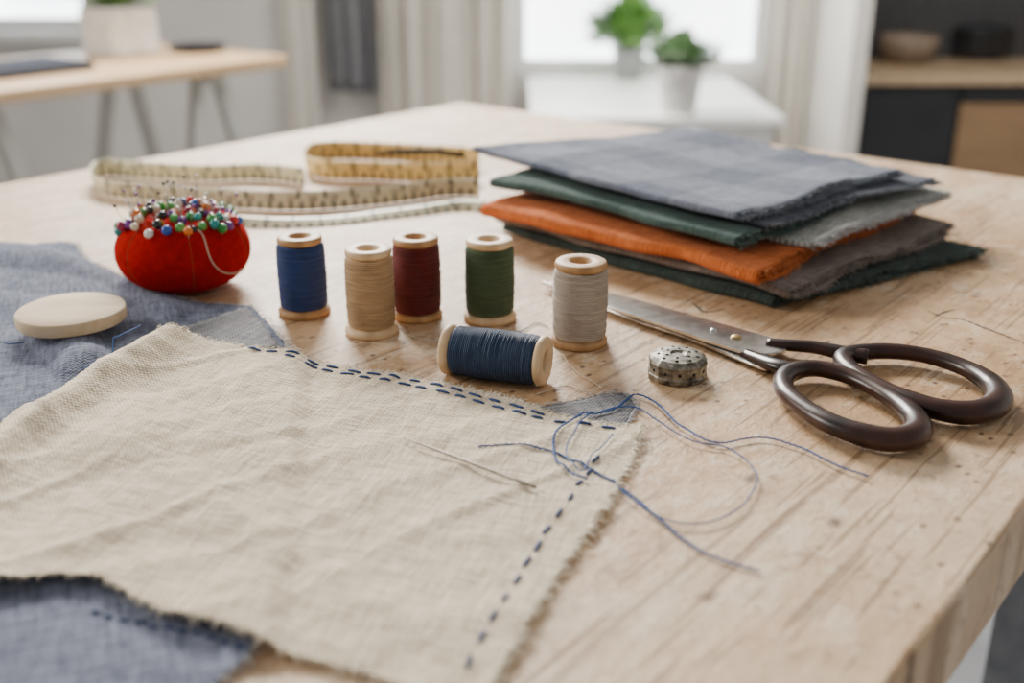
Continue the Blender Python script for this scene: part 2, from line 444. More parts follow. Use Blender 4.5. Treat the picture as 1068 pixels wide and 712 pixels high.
# ------------------------------------------------------------------ loose threads
poly=[P(*p) for p in((150,367),(330,381),(510,415),(669,449),(630,530),(560,632),(496,750),(-150,745),(-150,585))]
def inside(x,y):
    c_=False;n=len(poly)
    for i in range(n):
        a=poly[i];b_=poly[(i+1)%n]
        if (a.y>y)!=(b_.y>y) and x<(b_.x-a.x)*(y-a.y)/(b_.y-a.y)+a.x: c_=not c_
    return c_
def thread(paths,r,mat,label,lift=0,double=False):
    V=[];F=[];first=None
    for path in paths:
        pts=catmull([P(*p) for p in path],max(40,len(path)*22))
        out=[]
        for i,p in enumerate(pts):
            h=(zc(p.x,p.y)+.0012 if inside(p.x,p.y) else .0008)+lift+.0004*abs(noise.noise(p*40))
            jx=.0007*noise.noise(p*90); jy=.0007*noise.noise(p*90+Vector((7,7,7)))
            out.append(Vector((p.x+jx,p.y+jy,TZ+h)))
        for _ in range(3): 
            for i in range(1,len(out)-1): out[i].z=max(out[i].z,(out[i-1].z+out[i+1].z)/2)
        if first is None: first=out[len(out)//2].copy()
        if double:
            for s in(0,math.pi):
                pp=[p+Vector((math.cos(i*.8+s)*r*.9,math.sin(i*.8+s)*r*.5,abs(math.sin(i*.8+s))*r)) for i,p in enumerate(out)]
                tube(pp,r,5,V=V,F=F)
        else: tube(out,r,5,V=V,F=F)
    o=mesh('loose_thread',V,F,mat,None,origin=first); tag(o,label,'thread'); return o
thread([[(500,472),(540,471),(575,476),(600,487),(625,500),(650,512),(680,537),(715,567),(750,585),(790,597)]],.00045,M_bluet,'tangled blue sewing thread trailing off the cream cloth',0,True)
thread([[(612,508),(590,498),(577,478),(583,455),(610,437),(640,430),(662,414),(685,424),(710,447),(748,465),(790,459),(830,468),(870,487),(905,500)]],.00043,M_bluet,'long curling blue sewing thread with a loop',.0008,True)
thread([[(640,507),(665,530),(700,548),(745,547),(782,522),(788,495),(760,472),(720,463),(690,445),(660,428),(620,436),(596,462),(592,485),(606,500),(618,482),(640,460)]],.0004,M_bluet,'looped fine blue thread on the wooden tabletop',.0014)
thread([[(0,366),(12,369),(28,367)]],.0004,M_bluet,'short blue thread end on the blue-gray cloth',.006)
thread([[(88,402),(108,390),(130,385),(150,372)]],.0004,M_bluet,'short blue thread strand beside the cream cloth edge',.009)
thread([[(585,370),(600,388),(622,402),(640,414)]],.0003,M_whitet,'thin white thread strand on the wooden tabletop')
thread([[(412,338),(430,352),(455,356),(470,352),(500,368)],],.00035,M_whitet,'pale thread strand beside the wooden spools')
thread([[(520,352),(545,346),(560,338),(572,342)]],.00035,M_bluet,'short blue thread strand behind the lying spool')
thread([[(560,412),(590,404),(612,410),(634,402)]],.0003,M_whitet,'wispy white thread fibres near the gray scrap')

# ------------------------------------------------------------------ spools
def spool(loc,rb,rt_,h,rth,tmat,wmat,label,rot=None,bulge=.0006):
    r0=root('thread_spool',loc,rot)
    pr=[(.0056,0),(rb-.0012,0),(rb-.0003,.0006),(rb,.0014),(rb,.0032),(rb-.0006,.0042),(rb-.003,.0058),(.010,.0070),(.009,.008),
        (.009,h-.008),(.010,h-.0068),(rt_-.002,h-.0054),(rt_-.0004,h-.0042),(rt_,h-.0036),(rt_,h-.0016),(rt_-.0005,h-.0006),(rt_-.0014,h-.0001),
        (.0082,h),(.0074,h-.0004),(.0060,h-.0018),(.0056,h-.004)]
    V,F=lathe(pr,56,closed=True)
    mesh('wooden_spool',V,F,wmat,r0,local=True)
    z0=.0058; z1=h-.0054; pp=[(.007,z0)]
    n=int((z1-z0)/.00115)*4; off=0
    for i in range(n+1):
        f=i/n; e=min(1,min(f,1-f)*14+.5)
        if i%4==0: off=random.uniform(-.00020,.00020)
        ridge=(0,.00018,.00028,.00018)[i%4]
        pp.append(((rth+bulge*math.sin(math.pi*f))*(.93+.07*e)+off+ridge-.0001,z0+(z1-z0)*f))
    pp.append((.007,z1))
    V,F=lathe(pp,52,mod=lambda a,z:1+.010*noise.noise(Vector((math.cos(a)*2,math.sin(a)*2,z*220))))
    mesh('wound_thread',V,F,tmat,r0,local=True)
    V,F=lathe([(.0057,.002),(.0057,h-.0045),(.0054,h-.0045),(.0054,.002)],24,closed=True)
    mesh('spool_bore',V,F,M_hole,r0,local=True)
    return tag(r0,label,'thread spool','wooden thread spools on the table')
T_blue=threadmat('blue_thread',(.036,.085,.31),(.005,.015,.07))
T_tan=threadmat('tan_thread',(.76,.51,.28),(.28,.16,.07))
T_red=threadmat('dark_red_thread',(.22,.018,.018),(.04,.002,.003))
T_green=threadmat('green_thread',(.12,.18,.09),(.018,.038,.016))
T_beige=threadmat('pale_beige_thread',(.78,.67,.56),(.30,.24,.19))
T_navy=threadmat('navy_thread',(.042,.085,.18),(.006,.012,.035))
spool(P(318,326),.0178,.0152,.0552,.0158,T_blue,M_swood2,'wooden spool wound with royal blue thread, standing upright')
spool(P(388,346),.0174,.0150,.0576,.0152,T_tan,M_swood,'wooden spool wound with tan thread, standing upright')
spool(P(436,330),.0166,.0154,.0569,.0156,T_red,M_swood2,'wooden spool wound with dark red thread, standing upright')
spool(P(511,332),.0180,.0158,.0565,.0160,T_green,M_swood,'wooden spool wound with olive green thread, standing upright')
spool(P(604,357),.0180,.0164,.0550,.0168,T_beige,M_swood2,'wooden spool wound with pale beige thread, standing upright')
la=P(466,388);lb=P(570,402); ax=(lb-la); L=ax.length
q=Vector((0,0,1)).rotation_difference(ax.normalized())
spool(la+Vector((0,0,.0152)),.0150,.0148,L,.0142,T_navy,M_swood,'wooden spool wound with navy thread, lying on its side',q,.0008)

# ------------------------------------------------------------------ pincushion
pc=Vector((-.2405,.758,TZ)); R=.0482; A=.029
rp=root('pincushion',pc)
def creases(a): 
    k=abs(math.sin(a*3+.35)); return 1-.018*math.exp(-(k/.16)**2)
pr=[(.012,.0005)]
for i in range(41):
    f=-math.pi/2+math.pi*(i+1)/43
    r=R*max(0,math.cos(f))**.72; z=A+A*math.sin(f)
    if f>.8: z-= .006*sm(.8,1.4,f)
    pr.append((r,max(.0004,z)))
pr.append((.004,2*A-.007))
def pmod(a,z): 
    return creases(a)*(1+.004*noise.noise(Vector((math.cos(a)*3,math.sin(a)*3,z*30))))
V,F=lathe(pr,120,mod=pmod)
mesh('cushion',V,F,M_red,rp,local=True)
for k in range(6):
    a=(k*math.pi-.35)/3
    pts=[]
    for (r,z) in pr[2:-1]:
        rr=r*creases(a)+.0002; pts.append(Vector((rr*math.cos(a),rr*math.sin(a),z)))
    V,F=tube(pts,.0003,6); mesh('dividing_string',V,F,M_rstr,rp,local=True)
pts=[]
for i in range(24):
    f=i/23; a=-1.25+.95*f+.12*math.sin(f*9); ph=.9-1.5*f+.25*math.sin(f*7)
    r=R*max(0,math.cos(ph))**.72+.0009; pts.append(Vector((r*math.cos(a),r*math.sin(a),A+A*math.sin(ph))))
V,F=tube(catmull(pts,60),.00045,6); o=mesh('loose_string',V,F,M_whitet,rp,local=True); o['label']='pale loose string'
tag(rp,'red felt tomato pincushion filled with coloured pins','pincushion')
cols=[(.02,.28,.05),(.65,.02,.02),(.80,.52,.03),(.85,.85,.80),(.20,.05,.30),(.03,.10,.45),(.80,.22,.03),(.02,.02,.02),(.02,.30,.30),(.35,.03,.08),(.75,.65,.5),(.1,.42,.1)]
cn=['green','red','yellow','white','purple','blue','orange','black','teal','maroon','cream','bright green']
pm=[simple('pin_head_'+n.replace(' ','_'),c_,.2,0,.02,10) for n,c_ in zip(cn,cols)]
hv,hf=lathe([(.0034*math.sin(math.pi*(i+.5)/12),-.0034*math.cos(math.pi*(i+.5)/12)) for i in range(12)],14)
placed=[];tries=0
def topz(r): 
    c_=min(1,r/R)**(1/.72); return A+A*math.sqrt(max(0,1-c_*c_))-.005
while len(placed)<125 and tries<14000:
    tries+=1
    rr=.039*math.sqrt(random.random()); a=random.random()*6.283
    x,y=rr*math.cos(a),rr*math.sin(a); x*=1.05
    tall=tries%7==0 and sum(1 for p in placed if p.z>.07)<24
    hgt=random.uniform(.0035,.009) if not tall else random.uniform(.016,.028)
    lean=Vector((x*6+random.gauss(0,.12),y*4+random.gauss(0,.12),1)).normalized()
    s=Vector((x,y,topz(math.hypot(x,y)))); hd_=s+lean*hgt
    mind=.0053 if not tall else .004
    if any((hd_-p).length<mind for p in placed): continue
    placed.append(hd_)
    ci=random.randrange(12) if not tall else random.choice([3,3,7,4,10])
    o=root('dressmaking_pin',pc+s)
    V,F=tube([s-lean*.006-s,lean*hgt],.00030 if not tall else .00028,5)
    mesh('pin_shaft',V,F,M_ndl if tall else M_steel,o,local=True)
    k=.38 if tall else random.uniform(.85,1.1)
    mesh('pin_head',[v*k+lean*hgt for v in hv],hf,pm[ci],o,local=True)
    tag(o,('%s glass-headed pin stuck in the red pincushion'%cn[ci]) if not tall else 'long steel pin with tiny %s head in the pincushion'%cn[ci],'pin','pins in the red pincushion')

# ------------------------------------------------------------------ disc
cd=P(78,351)
zz=max(zd(cd.x+r_*math.cos(a),cd.y+r_*math.sin(a)) for a in [i*.2 for i in range(32)] for r_ in(.034,.02,.0))+.0010
V,F=lathe([(.0342,0),(.0354,.0005),(.0357,.0012),(.0357,.0072),(.0353,.0080),(.0345,.0084),(.020,.0085),(.001,.0085)],72,mod=lambda a,z:.945*(1+.006*math.sin(3*a+1)+.003*math.sin(11*a)))
o=mesh('wooden_disc',V,F,M_chalk,None); o.location=(cd.x,cd.y,TZ+zz)
tag(o,'round pale tan wooden disc lying on blue-gray cloth','disc')

# ------------------------------------------------------------------ metal thimble
tp=P(706,392)
rt=root('metal_thimble',tp)
pr=[(.0165,0),(.0176,.0008),(.0178,.0035),(.0172,.0042),(.0172,.0095),(.0176,.0105),(.0170,.0122),(.0145,.0138),(.0100,.0145),(.0050,.0148),(.0035,.0138),(.0005,.0138)]
V,F=lathe(pr,12)
o=mesh('thimble_body',V,F,M_pewter,rt,local=True,smooth=False); o.rotation_euler=(0,0,.2)
V=[];F=[]
for k in range(12):
    a=2*math.pi*(k+.5)/12+.2
    c_=Vector((.0165*math.cos(a),.0165*math.sin(a),.0068)); n=Vector((math.cos(a),math.sin(a),0)); 
    tube([c_-n*.0004,c_+n*.0003],.0011,8,V=V,F=F)
for rr,zz_,m in((.0115,.0143,9),(.0072,.0147,6)):
    for k in range(m):
        a=2*math.pi*k/m+.3; lathe([(.0011,0),(.0009,.00035)],8,V=V,F=F,c=(rr*math.cos(a),rr*math.sin(a),zz_-.0001))
mesh('dimples',V,F,M_hole,rt,local=True)
tag(rt,'aged faceted metal thimble with pierced dimples','thimble')

# ------------------------------------------------------------------ scissors
sr=root('fabric_scissors',P(768,352))
def plate(pix,h0,h1,name,mat,ridge=None):
    pts=catmull([P(u,v,h1) for u,v in pix],90,closed=True)
    V=[p for p in pts]+[Vector((p.x,p.y,TZ+h0)) for p in pts]
    n=len(pts); F=[tuple(range(n)),tuple(range(2*n-1,n-1,-1))]+[(i,(i+1)%n,n+(i+1)%n,n+i)[::-1] for i in range(n)]
    o=mesh(name,V,F,mat,sr,smooth=False); bevel(o,.0009,2); return o
plate([(570,296),(600,308),(660,332),(720,352),(768,372),(800,384),(812,378),(800,366),(770,354),(700,333),(640,314),(600,302)],.0012,.0038,'blade',M_blade)
plate([(566,293),(569,293),(610,299),(665,312),(725,329),(775,343),(812,354),(822,361),(812,367),(785,368),(750,358),(700,341),(640,321),(600,305)],.0042,.0068,'blade',M_blade)
def loop(shank,srad,ring,rrad,name='handle'):
    V=[];F=[]
    s=catmull([P(u,v,h) for u,v,h in shank],24)
    rr=[srad[0]+(srad[1]-srad[0])*i/23 for i in range(24)]
    tube(s,rr,14,flat=.75,V=V,F=F)
    r=catmull([P(u,v,.0075) for u,v in ring],96,closed=True)
    m=len(rrad)
    def ri(f):
        f=f*m; i=int(f)%m; t=f-int(f); t=t*t*(3-2*t); return rrad[i]*(1-t)+rrad[(i+1)%m]*t
    tube(r,[ri(i/96) for i in range(96)],16,closed=True,flat=.85,V=V,F=F)
    return mesh(name,V,F,M_handle,sr)
loop([(800,358,.006),(825,360,.007),(850,362,.0075),(880,368,.0075),(905,372,.0075)],(.0046,.0062),
     [(880,372),(918,366),(962,370),(1005,383),(1036,402),(1040,420),(1015,430),(975,426),(930,410),(893,390)],
     [.0062,.0058,.0054,.0057,.0068,.0078,.0076,.0066,.0058,.0060])
loop([(770,366,.003),(790,374,.005),(812,382,.0075),(835,388,.0075)],(.0040,.0064),
     [(822,390),(850,384),(888,393),(925,412),(953,434),(955,452),(925,458),(880,447),(843,428),(818,406)],
     [.0062,.0057,.0053,.0055,.0066,.0076,.0074,.0064,.0056,.0058])
for (u,v,r,mt) in((768,352,.0036,M_brass),(744,345,.0022,M_steel)):
    c_=P(u,v,.0066)
    V,F=lathe([(r,0),(r,.0007),(r*.8,.0014),(r*.3,.0016)],20,c=c_); mesh('pivot_screw',V,F,mt,sr)
tag(sr,'steel tailoring scissors with dark brown loop handles','scissors')

# ------------------------------------------------------------------ folded fabric stack
def wob(x,y): return .0038*noise.noise(Vector((x*9,y*9,5)))+.0016*noise.noise(Vector((x*26,y*26,9)))
def folded(name,pix,z0,nU,g,mat,fmat,label,seed,ext=.003,thick=.0011,droop=0.0):
    rnd=random.Random(seed); top=z0+(2*nU-1)*g
    Lp,Fp,Rp,Bp=[P(u,v,z0+(nU-.5)*g) for u,v in pix]
    V=[];F=[];UV=[]; NA=70; NB=44; NS=7; edges=[]
    al=(Fp-Lp).normalized()
    for k in range(nU):
        zl=z0+k*g; zh=z0+(2*nU-1-k)*g; rad=(zh-zl)/2; zm=(zh+zl)/2
        la_=[rnd.uniform(-ext,ext) for _ in range(4)]; ph=rnd.uniform(0,6)
        sec=[('l',1-i/NB) for i in range(NB+1)]+[('c',i/NS) for i in range(1,NS)]+[('h',i/NB) for i in range(NB+1)]
        base=len(V)
        for si,(kind,bb) in enumerate(sec):
            for ia in range(NA+1):
                a=ia/NA
                e0=Lp.lerp(Fp,a); e1=Bp.lerp(Rp,a); dr=(e1-e0); W=dr.length; dr=dr/W
                e0=e0+dr*(.0030*math.sin(a*7+seed)+.0015*math.sin(a*19+seed*2))
                layer_off=(la_[0] if kind=='l' else la_[1])
                endo=(la_[2] if kind=='l' else la_[3])
                if kind=='c':
                    off=rad-rad*math.sin(math.pi*bb)+k*g*.5; z=zm-rad*math.cos(math.pi*bb); p=e0+dr*off; s=off
                else:
                    st=rad+k*g*.5; s=st+(W-st+endo)*bb; p=e0+dr*s; z=zl if kind=='l' else zh
                stretch=(a-.5)*2; st3=abs(stretch)**3
                lk=(0 if kind=='l' else 1.7)+k*2.3+seed
                p=p+al*stretch*layer_off*.8*min(1,abs(stretch)) 
                p=p+al*(.0028*math.sin(s*38+ph+lk)+.0009*math.sin(s*140+lk))*stretch*st3
                if kind!='c' and bb>.6: p=p+dr*(.0026*math.sin(a*16+lk))*((bb-.6)/.4)**2
                z+=wob(p.x,p.y)*min(1,z0/.03+.1)
                fe=max(st3 if a>.5 else .4*st3,(bb**4 if kind!='c' else 0))
                z+=g*.42*fe*math.sin(s*45+a*13+lk)
                if droop: z-=droop*(sm(.5,1,bb) if kind!='c' else 0)*(.3+.7*a)
                V.append(Vector((p.x,p.y,TZ+max(.0006+.0004*k,z)))); UV.append(((p-Lp).dot(al),s+(.5 if kind=='l' else 0)))
        w=NA+1
        for j in range(len(sec)-1):
            for i in range(NA): F.append((base+j*w+i,base+j*w+i+1,base+(j+1)*w+i+1,base+(j+1)*w+i))
        edges.append([V[base+j*w+NA] for j in range(NB+1)]); edges.append([V[base+(len(sec)-1-NB+j)*w+NA] for j in range(NB+1)])
        edges.append([V[base+(len(sec)-1)*w+i] for i in range(w)])
    cenp=(Lp+Fp+Rp+Bp)/4
    o=mesh(name,V,F,mat,None,origin=cenp,uvs=UV)
    m=o.modifiers.new('s','SOLIDIFY'); m.thickness=thick; m.offset=0
    fringe('frayed_edge',[(e,cenp) for e in edges],240,.001,.0065,fmat,o,.00022,.002,.0004,0)
    tag(o,label,'folded fabric','stack of folded fabrics'); return o
folded('folded_fabric',[(522,238),(800,317),(1020,264),(770,190)],.0008,2,.0024,M_dgreen,M_fraydk,'folded deep green wool fabric at the bottom of the stack',1,.005)
folded('folded_fabric',[(519,228),(816,304),(992,237),(762,178)],.0112,2,.0022,M_taupe,M_frayt,'folded taupe gray linen fabric in the stack',2,.006)
folded('folded_fabric',[(503,218),(790,287),(960,215),(730,158)],.0212,2,.0032,M_orange,M_frayo,'folded burnt orange linen fabric in the stack',3,.005)
folded('folded_fabric',[(600,207),(852,255),(992,202),(800,168)],.0332,2,.0015,M_lgray,M_frayw,'folded pale gray patterned fabric in the stack',4,.003)
folded('folded_fabric',[(513,190),(772,252),(890,208),(690,150)],.0400,2,.0020,M_teal,M_fraydk,'folded dark green linen fabric in the stack',5,.004)
folded('folded_fabric',[(600,185),(794,235),(978,184),(820,155)],.0484,1,.0018,M_slate,M_frayb,'folded slate gray linen fabric in the stack',6,.003,droop=.002)
folded('folded_fabric',[(487,156),(769,229),(938,181),(722,137)],.0528,2,.0017,M_plaid,M_frayb,'folded blue-gray plaid fabric on top of the stack',7,.004)

# ------------------------------------------------------------------ measuring tapes
def tapemat(name,base,dark):
    m,nt,b=newmat(name)
    uv=N(nt,'ShaderNodeUVMap').outputs[0]; sep=N(nt,'ShaderNodeSeparateXYZ'); nt.links.new(uv,sep.inputs[0])
    u=math_(nt,'ADD',sep.outputs[0],5.0); v=sep.outputs[1]
    fr=math_(nt,'FRACT',math_(nt,'DIVIDE',u,.01)); t1=math_(nt,'LESS_THAN',fr,.30)
    v1=math_(nt,'LESS_THAN',v,.42)
    fr2=math_(nt,'FRACT',math_(nt,'DIVIDE',u,.0025)); t2=math_(nt,'MULTIPLY',math_(nt,'MULTIPLY',math_(nt,'LESS_THAN',fr2,.25),math_(nt,'LESS_THAN',v,.16)),.7)
    fr3=math_(nt,'LESS_THAN',math_(nt,'FRACT',math_(nt,'DIVIDE',u,.0254)),.12)
    t3=math_(nt,'MULTIPLY',fr3,math_(nt,'GREATER_THAN',v,.6))
    s=math_(nt,'MAXIMUM',math_(nt,'MAXIMUM',math_(nt,'MULTIPLY',t1,v1),t2),t3)
    nt.links.new(mixc(nt,s,base,dark),b.inputs['Base Color']); b.inputs['Roughness'].default_value=.45
    return m
M_tw=tapemat('cream_tape',(.90,.85,.60),(.03,.06,.035)); M_ty=tapemat('yellow_tape',(.88,.66,.28),(.12,.06,.015))
M_ink=simple('dark_ink',(.03,.03,.02),.6)
glyph={}
def digits(s):
    if s in glyph: return glyph[s]
    cu=bpy.data.curves.new('t','FONT'); cu.body=s; cu.size=1; cu.align_x='CENTER'
    ob=bpy.data.objects.new('t',cu); COL.objects.link(ob); bpy.context.view_layer.update()
    me=ob.evaluated_get(bpy.context.evaluated_depsgraph_get()).to_mesh()
    r=([v.co.copy() for v in me.vertices],[tuple(p.vertices) for p in me.polygons])
    bpy.data.objects.remove(ob); glyph[s]=r; return r
def tape(pix,w,mat,label,lean=0.0,lift=.0006,start=1):
    pts=catmull([P(u,v) for u,v in pix],max(80,len(pix)*22)); n=len(pts)
    Ls=[0]
    for i in range(1,n): Ls.append(Ls[-1]+(pts[i]-pts[i-1]).length)
    tn=[(pts[min(i+1,n-1)]-pts[max(i-1,0)]).normalized() for i in range(n)]
    def pos(i,f):
        o=Vector((-tn[i].y,tn[i].x,0)); le=lean+.25*math.sin(Ls[i]*14)
        return pts[i]+Vector((0,0,lift+w*f*math.cos(le)))+o*(w*f*math.sin(le))
    V=[];F=[];UV=[]
    for i in range(n):
        for j in range(5): V.append(pos(i,j/4)); UV.append((Ls[i],j/4))
    for i in range(n-1):
        for j in range(4): a=i*5+j; F.append((a,a+5,a+6,a+1))
    o=mesh('measuring_tape',V,F,mat,None,origin=pts[n//2],uvs=UV); solid(o,.0005,0)
    tag(o,label,'measuring tape')
    V=[];F=[]; k=start; s=.012
    def ip(d):
        d=max(0,min(Ls[-1]-1e-6,d)); lo=0
        for i in range(n-1):
            if Ls[i+1]>=d: lo=i;break
        t=(d-Ls[lo])/(Ls[lo+1]-Ls[lo]); return lo,t
    while s<Ls[-1]-.01:
        vs,fs=digits(str(k))
        for side in(1,-1):
            b0=len(V)
            for v in vs:
                d=s+side*v.x*.0085; f=.45+v.y*.0085/w*.98; i,t=ip(d)
                p=pos(i,f).lerp(pos(i+1,f),t); o_=Vector((tn[i].y,-tn[i].x,0))
                V.append(p+o_*.0005*side)
            for f in fs: F.append(tuple(b0+q for q in f))
        k+=1; s+=.02
    mesh('printed_numbers',V,F,M_ink,o,smooth=False)
    return o
tape([(318,193),(270,188),(215,189),(150,186),(110,184),(99,193),(110,204),(160,210),(230,217),(310,220),(380,216),(430,210),(465,205),(500,205)],.018,M_tw,'cream cloth measuring tape curled on its edge on the table',0,start=1)
tape([(240,238),(290,239),(350,236),(400,230),(440,226),(480,221),(503,222)],.014,M_tw,'pale measuring tape length curving across the table',.9,start=31)
tape([(500,190),(470,190),(430,190),(385,188),(345,187),(322,182),(324,171),(350,167),(400,168),(460,172),(500,176)],.022,M_ty,'yellow measuring tape coiled beside the folded fabrics',.05,start=52)
V,F=tube([P(392,160,.0268),P(420,158,.0268),P(455,158,.0268),P(484,162,.0268)],[.0014,.0030,.0030,.0030],8)
pen=mesh('marking_pencil',[v for v in V],F,simple('black_lacquer',(.012,.012,.015),.7,0,.1,40,0,.2),None,origin=P(440,160,.0268))
tag(pen,'slim dark marking pencil resting across the yellow tape','pencil')

# ------------------------------------------------------------------ room
YW=4.3
M_wall=simple('warm_white_plaster',(.72,.69,.65),.9,0,.05,3)
M_floor=wood('floor_boards',(.24,.245,.26),(.16,.165,.18),(2,14,3),.5)
M_frame=simple('white_frame_paint',(.82,.82,.80),.45,0,.03,10)
def bx(name,x0,x1,y0,y1,z0,z1,mat,parent=None,bev=0):
    V,F=boxv(((x0+x1)/2,(y0+y1)/2,(z0+z1)/2),(x1-x0,y1-y0,z1-z0))
    if parent is None: o=mesh(name,V,F,mat,None,origin=((x0+x1)/2,(y0+y1)/2,z0),smooth=False)
    else: o=mesh(name,V,F,mat,parent,smooth=False)
    if bev: bevel(o,bev,3)
    return o
w1=(-2.9,Q(96,20,YW).x,Q(50,32,YW).z,2.1); w2=(Q(536,50,YW).x,Q(800,50,YW).x,.56,2.2)
V=[];F=[]
def wb(x0,x1,z0,z1): boxv(((x0+x1)/2,YW+.1,(z0+z1)/2),(x1-x0,.2,z1-z0),V=V,F=F)
wb(-3.6,w1[0],0,2.6);wb(w1[0],w1[1],0,w1[2]);wb(w1[0],w1[1],w1[3],2.6);wb(w1[1],w2[0],0,2.6)
wb(w2[0],w2[1],0,w2[2]);wb(w2[0],w2[1],w2[3],2.6);wb(w2[1],3.4,0,2.6)
struct(mesh('wall_back',V,F,M_wall,None,origin=(0,YW,0),smooth=False))
struct(bx('wall_left',-3.8,-3.6,-1.6,YW+.2,0,2.6,M_wall)); struct(bx('wall_right',3.4,3.6,-1.6,YW+.2,0,2.6,M_wall))
struct(bx('floor',-3.8,3.6,-1.6,YW+.2,-.1,0,M_floor))
struct(bx('wall_partition',1.135,1.19,3.70,YW,0,2.6,M_wall))
M_sky=emis('bright_daylight_pane',(.95,.98,1.0),6.0)
for i,w in enumerate((w1,w2)):
    V=[];F=[]; x0,x1,z0,z1=w; t=.045
    def fb(a,b_,c_,d): boxv(((a+b_)/2,YW+.06,(c_+d)/2),(b_-a,.06,d-c_),V=V,F=F)
    fb(x0,x1,z0,z0+t);fb(x0,x1,z1-t,z1);fb(x0,x0+t,z0+t,z1-t);fb(x1-t,x1,z0+t,z1-t)
    nm=2 if i==0 else 1
    for k in range(nm):
        xm=x0+(x1-x0)*(k+1)/(nm+1); fb(xm-.02,xm+.02,z0+t,z1-t)
    fb(x0+t,x1-t,z0+.75,z0+.79)
    wo=struct(mesh('window_%d'%(i+1),V,F,M_frame,None,origin=((x0+x1)/2,YW+.06,z0),smooth=False))
    p=bx('window_pane',x0,x1,YW+.12,YW+.125,z0,z1,M_sky,wo)
struct(bx('trim_1',w1[0]-.03,w1[1]+.03,YW-.07,YW+.03,w1[2]-.035,w1[2],M_frame))

def curtain(name,x0,x1,y,z0,z1,amp,waves,mat,label,cat='curtain'):
    V=[];F=[];UV=[];n=int(waves*14);m=14
    for j in range(m+1):
        f=j/m; z=z0+(z1-z0)*f
        for i in range(n+1):
            s=i/n; ph=s*waves*6.283
            V.append(Vector((x0+(x1-x0)*s+amp*.3*math.sin(ph*.5+f),y+amp*math.sin(ph+.8*math.sin(ph*.37)+f*.6)*(.7+.3*math.sin(s*9)),z))); UV.append((s*(x1-x0),z))
    for j in range(m):
        for i in range(n): a=j*(n+1)+i; F.append((a,a+1,a+n+2,a+n+1))
    o=mesh(name,V,F,mat,None,origin=((x0+x1)/2,y,z0),uvs=UV); solid(o,.004,0)
    if label: tag(o,label,cat)
    return o
M_curt=cloth('pale_curtain_linen',(.78,.74,.67),(.58,.54,.47),.012,nsc=120)
M_gray=cloth('gray_towel_cloth',(.28,.28,.29),(.13,.13,.14),.012,nsc=120)
for (u0,u1,wv,lb) in((396,532,7,'pale beige linen curtain hanging in soft folds'),(800,858,4,'pale linen curtain hanging beside the bright window')):
    x0=Q(u0,60,YW-.12).x;x1=Q(u1,60,YW-.12).x
    curtain('curtain',x0,x1,YW-.12,.06,2.3,.035,wv,M_curt,lb)
xr0=Q(380,60,YW-.12).x-.1; xr1=1.12
V,F=tube([Vector((xr0,YW-.12,2.31)),Vector(((xr0+xr1)/2,YW-.12,2.31)),Vector((xr1,YW-.12,2.31))],.014,12)
tag(mesh('curtain_rod',V,F,M_steel,None,origin=((xr0+xr1)/2,YW-.12,2.31)),'metal curtain rod above the window','curtain rod')
x0=Q(340,50,YW-.1).x;x1=Q(390,50,YW-.1).x
curtain('hanging_cloth',x0,x1,YW-.09,Q(360,96,YW-.09).z,1.35,.028,3,M_gray,'gray cloth hanging in folds against the wall','cloth')
x0=Q(300,50,YW-.1).x
curtain('curtain',x0-.02,Q(328,50,YW-.1).x,YW-.08,.06,2.3,.02,2,M_curt,'narrow off-white curtain panel against the wall')

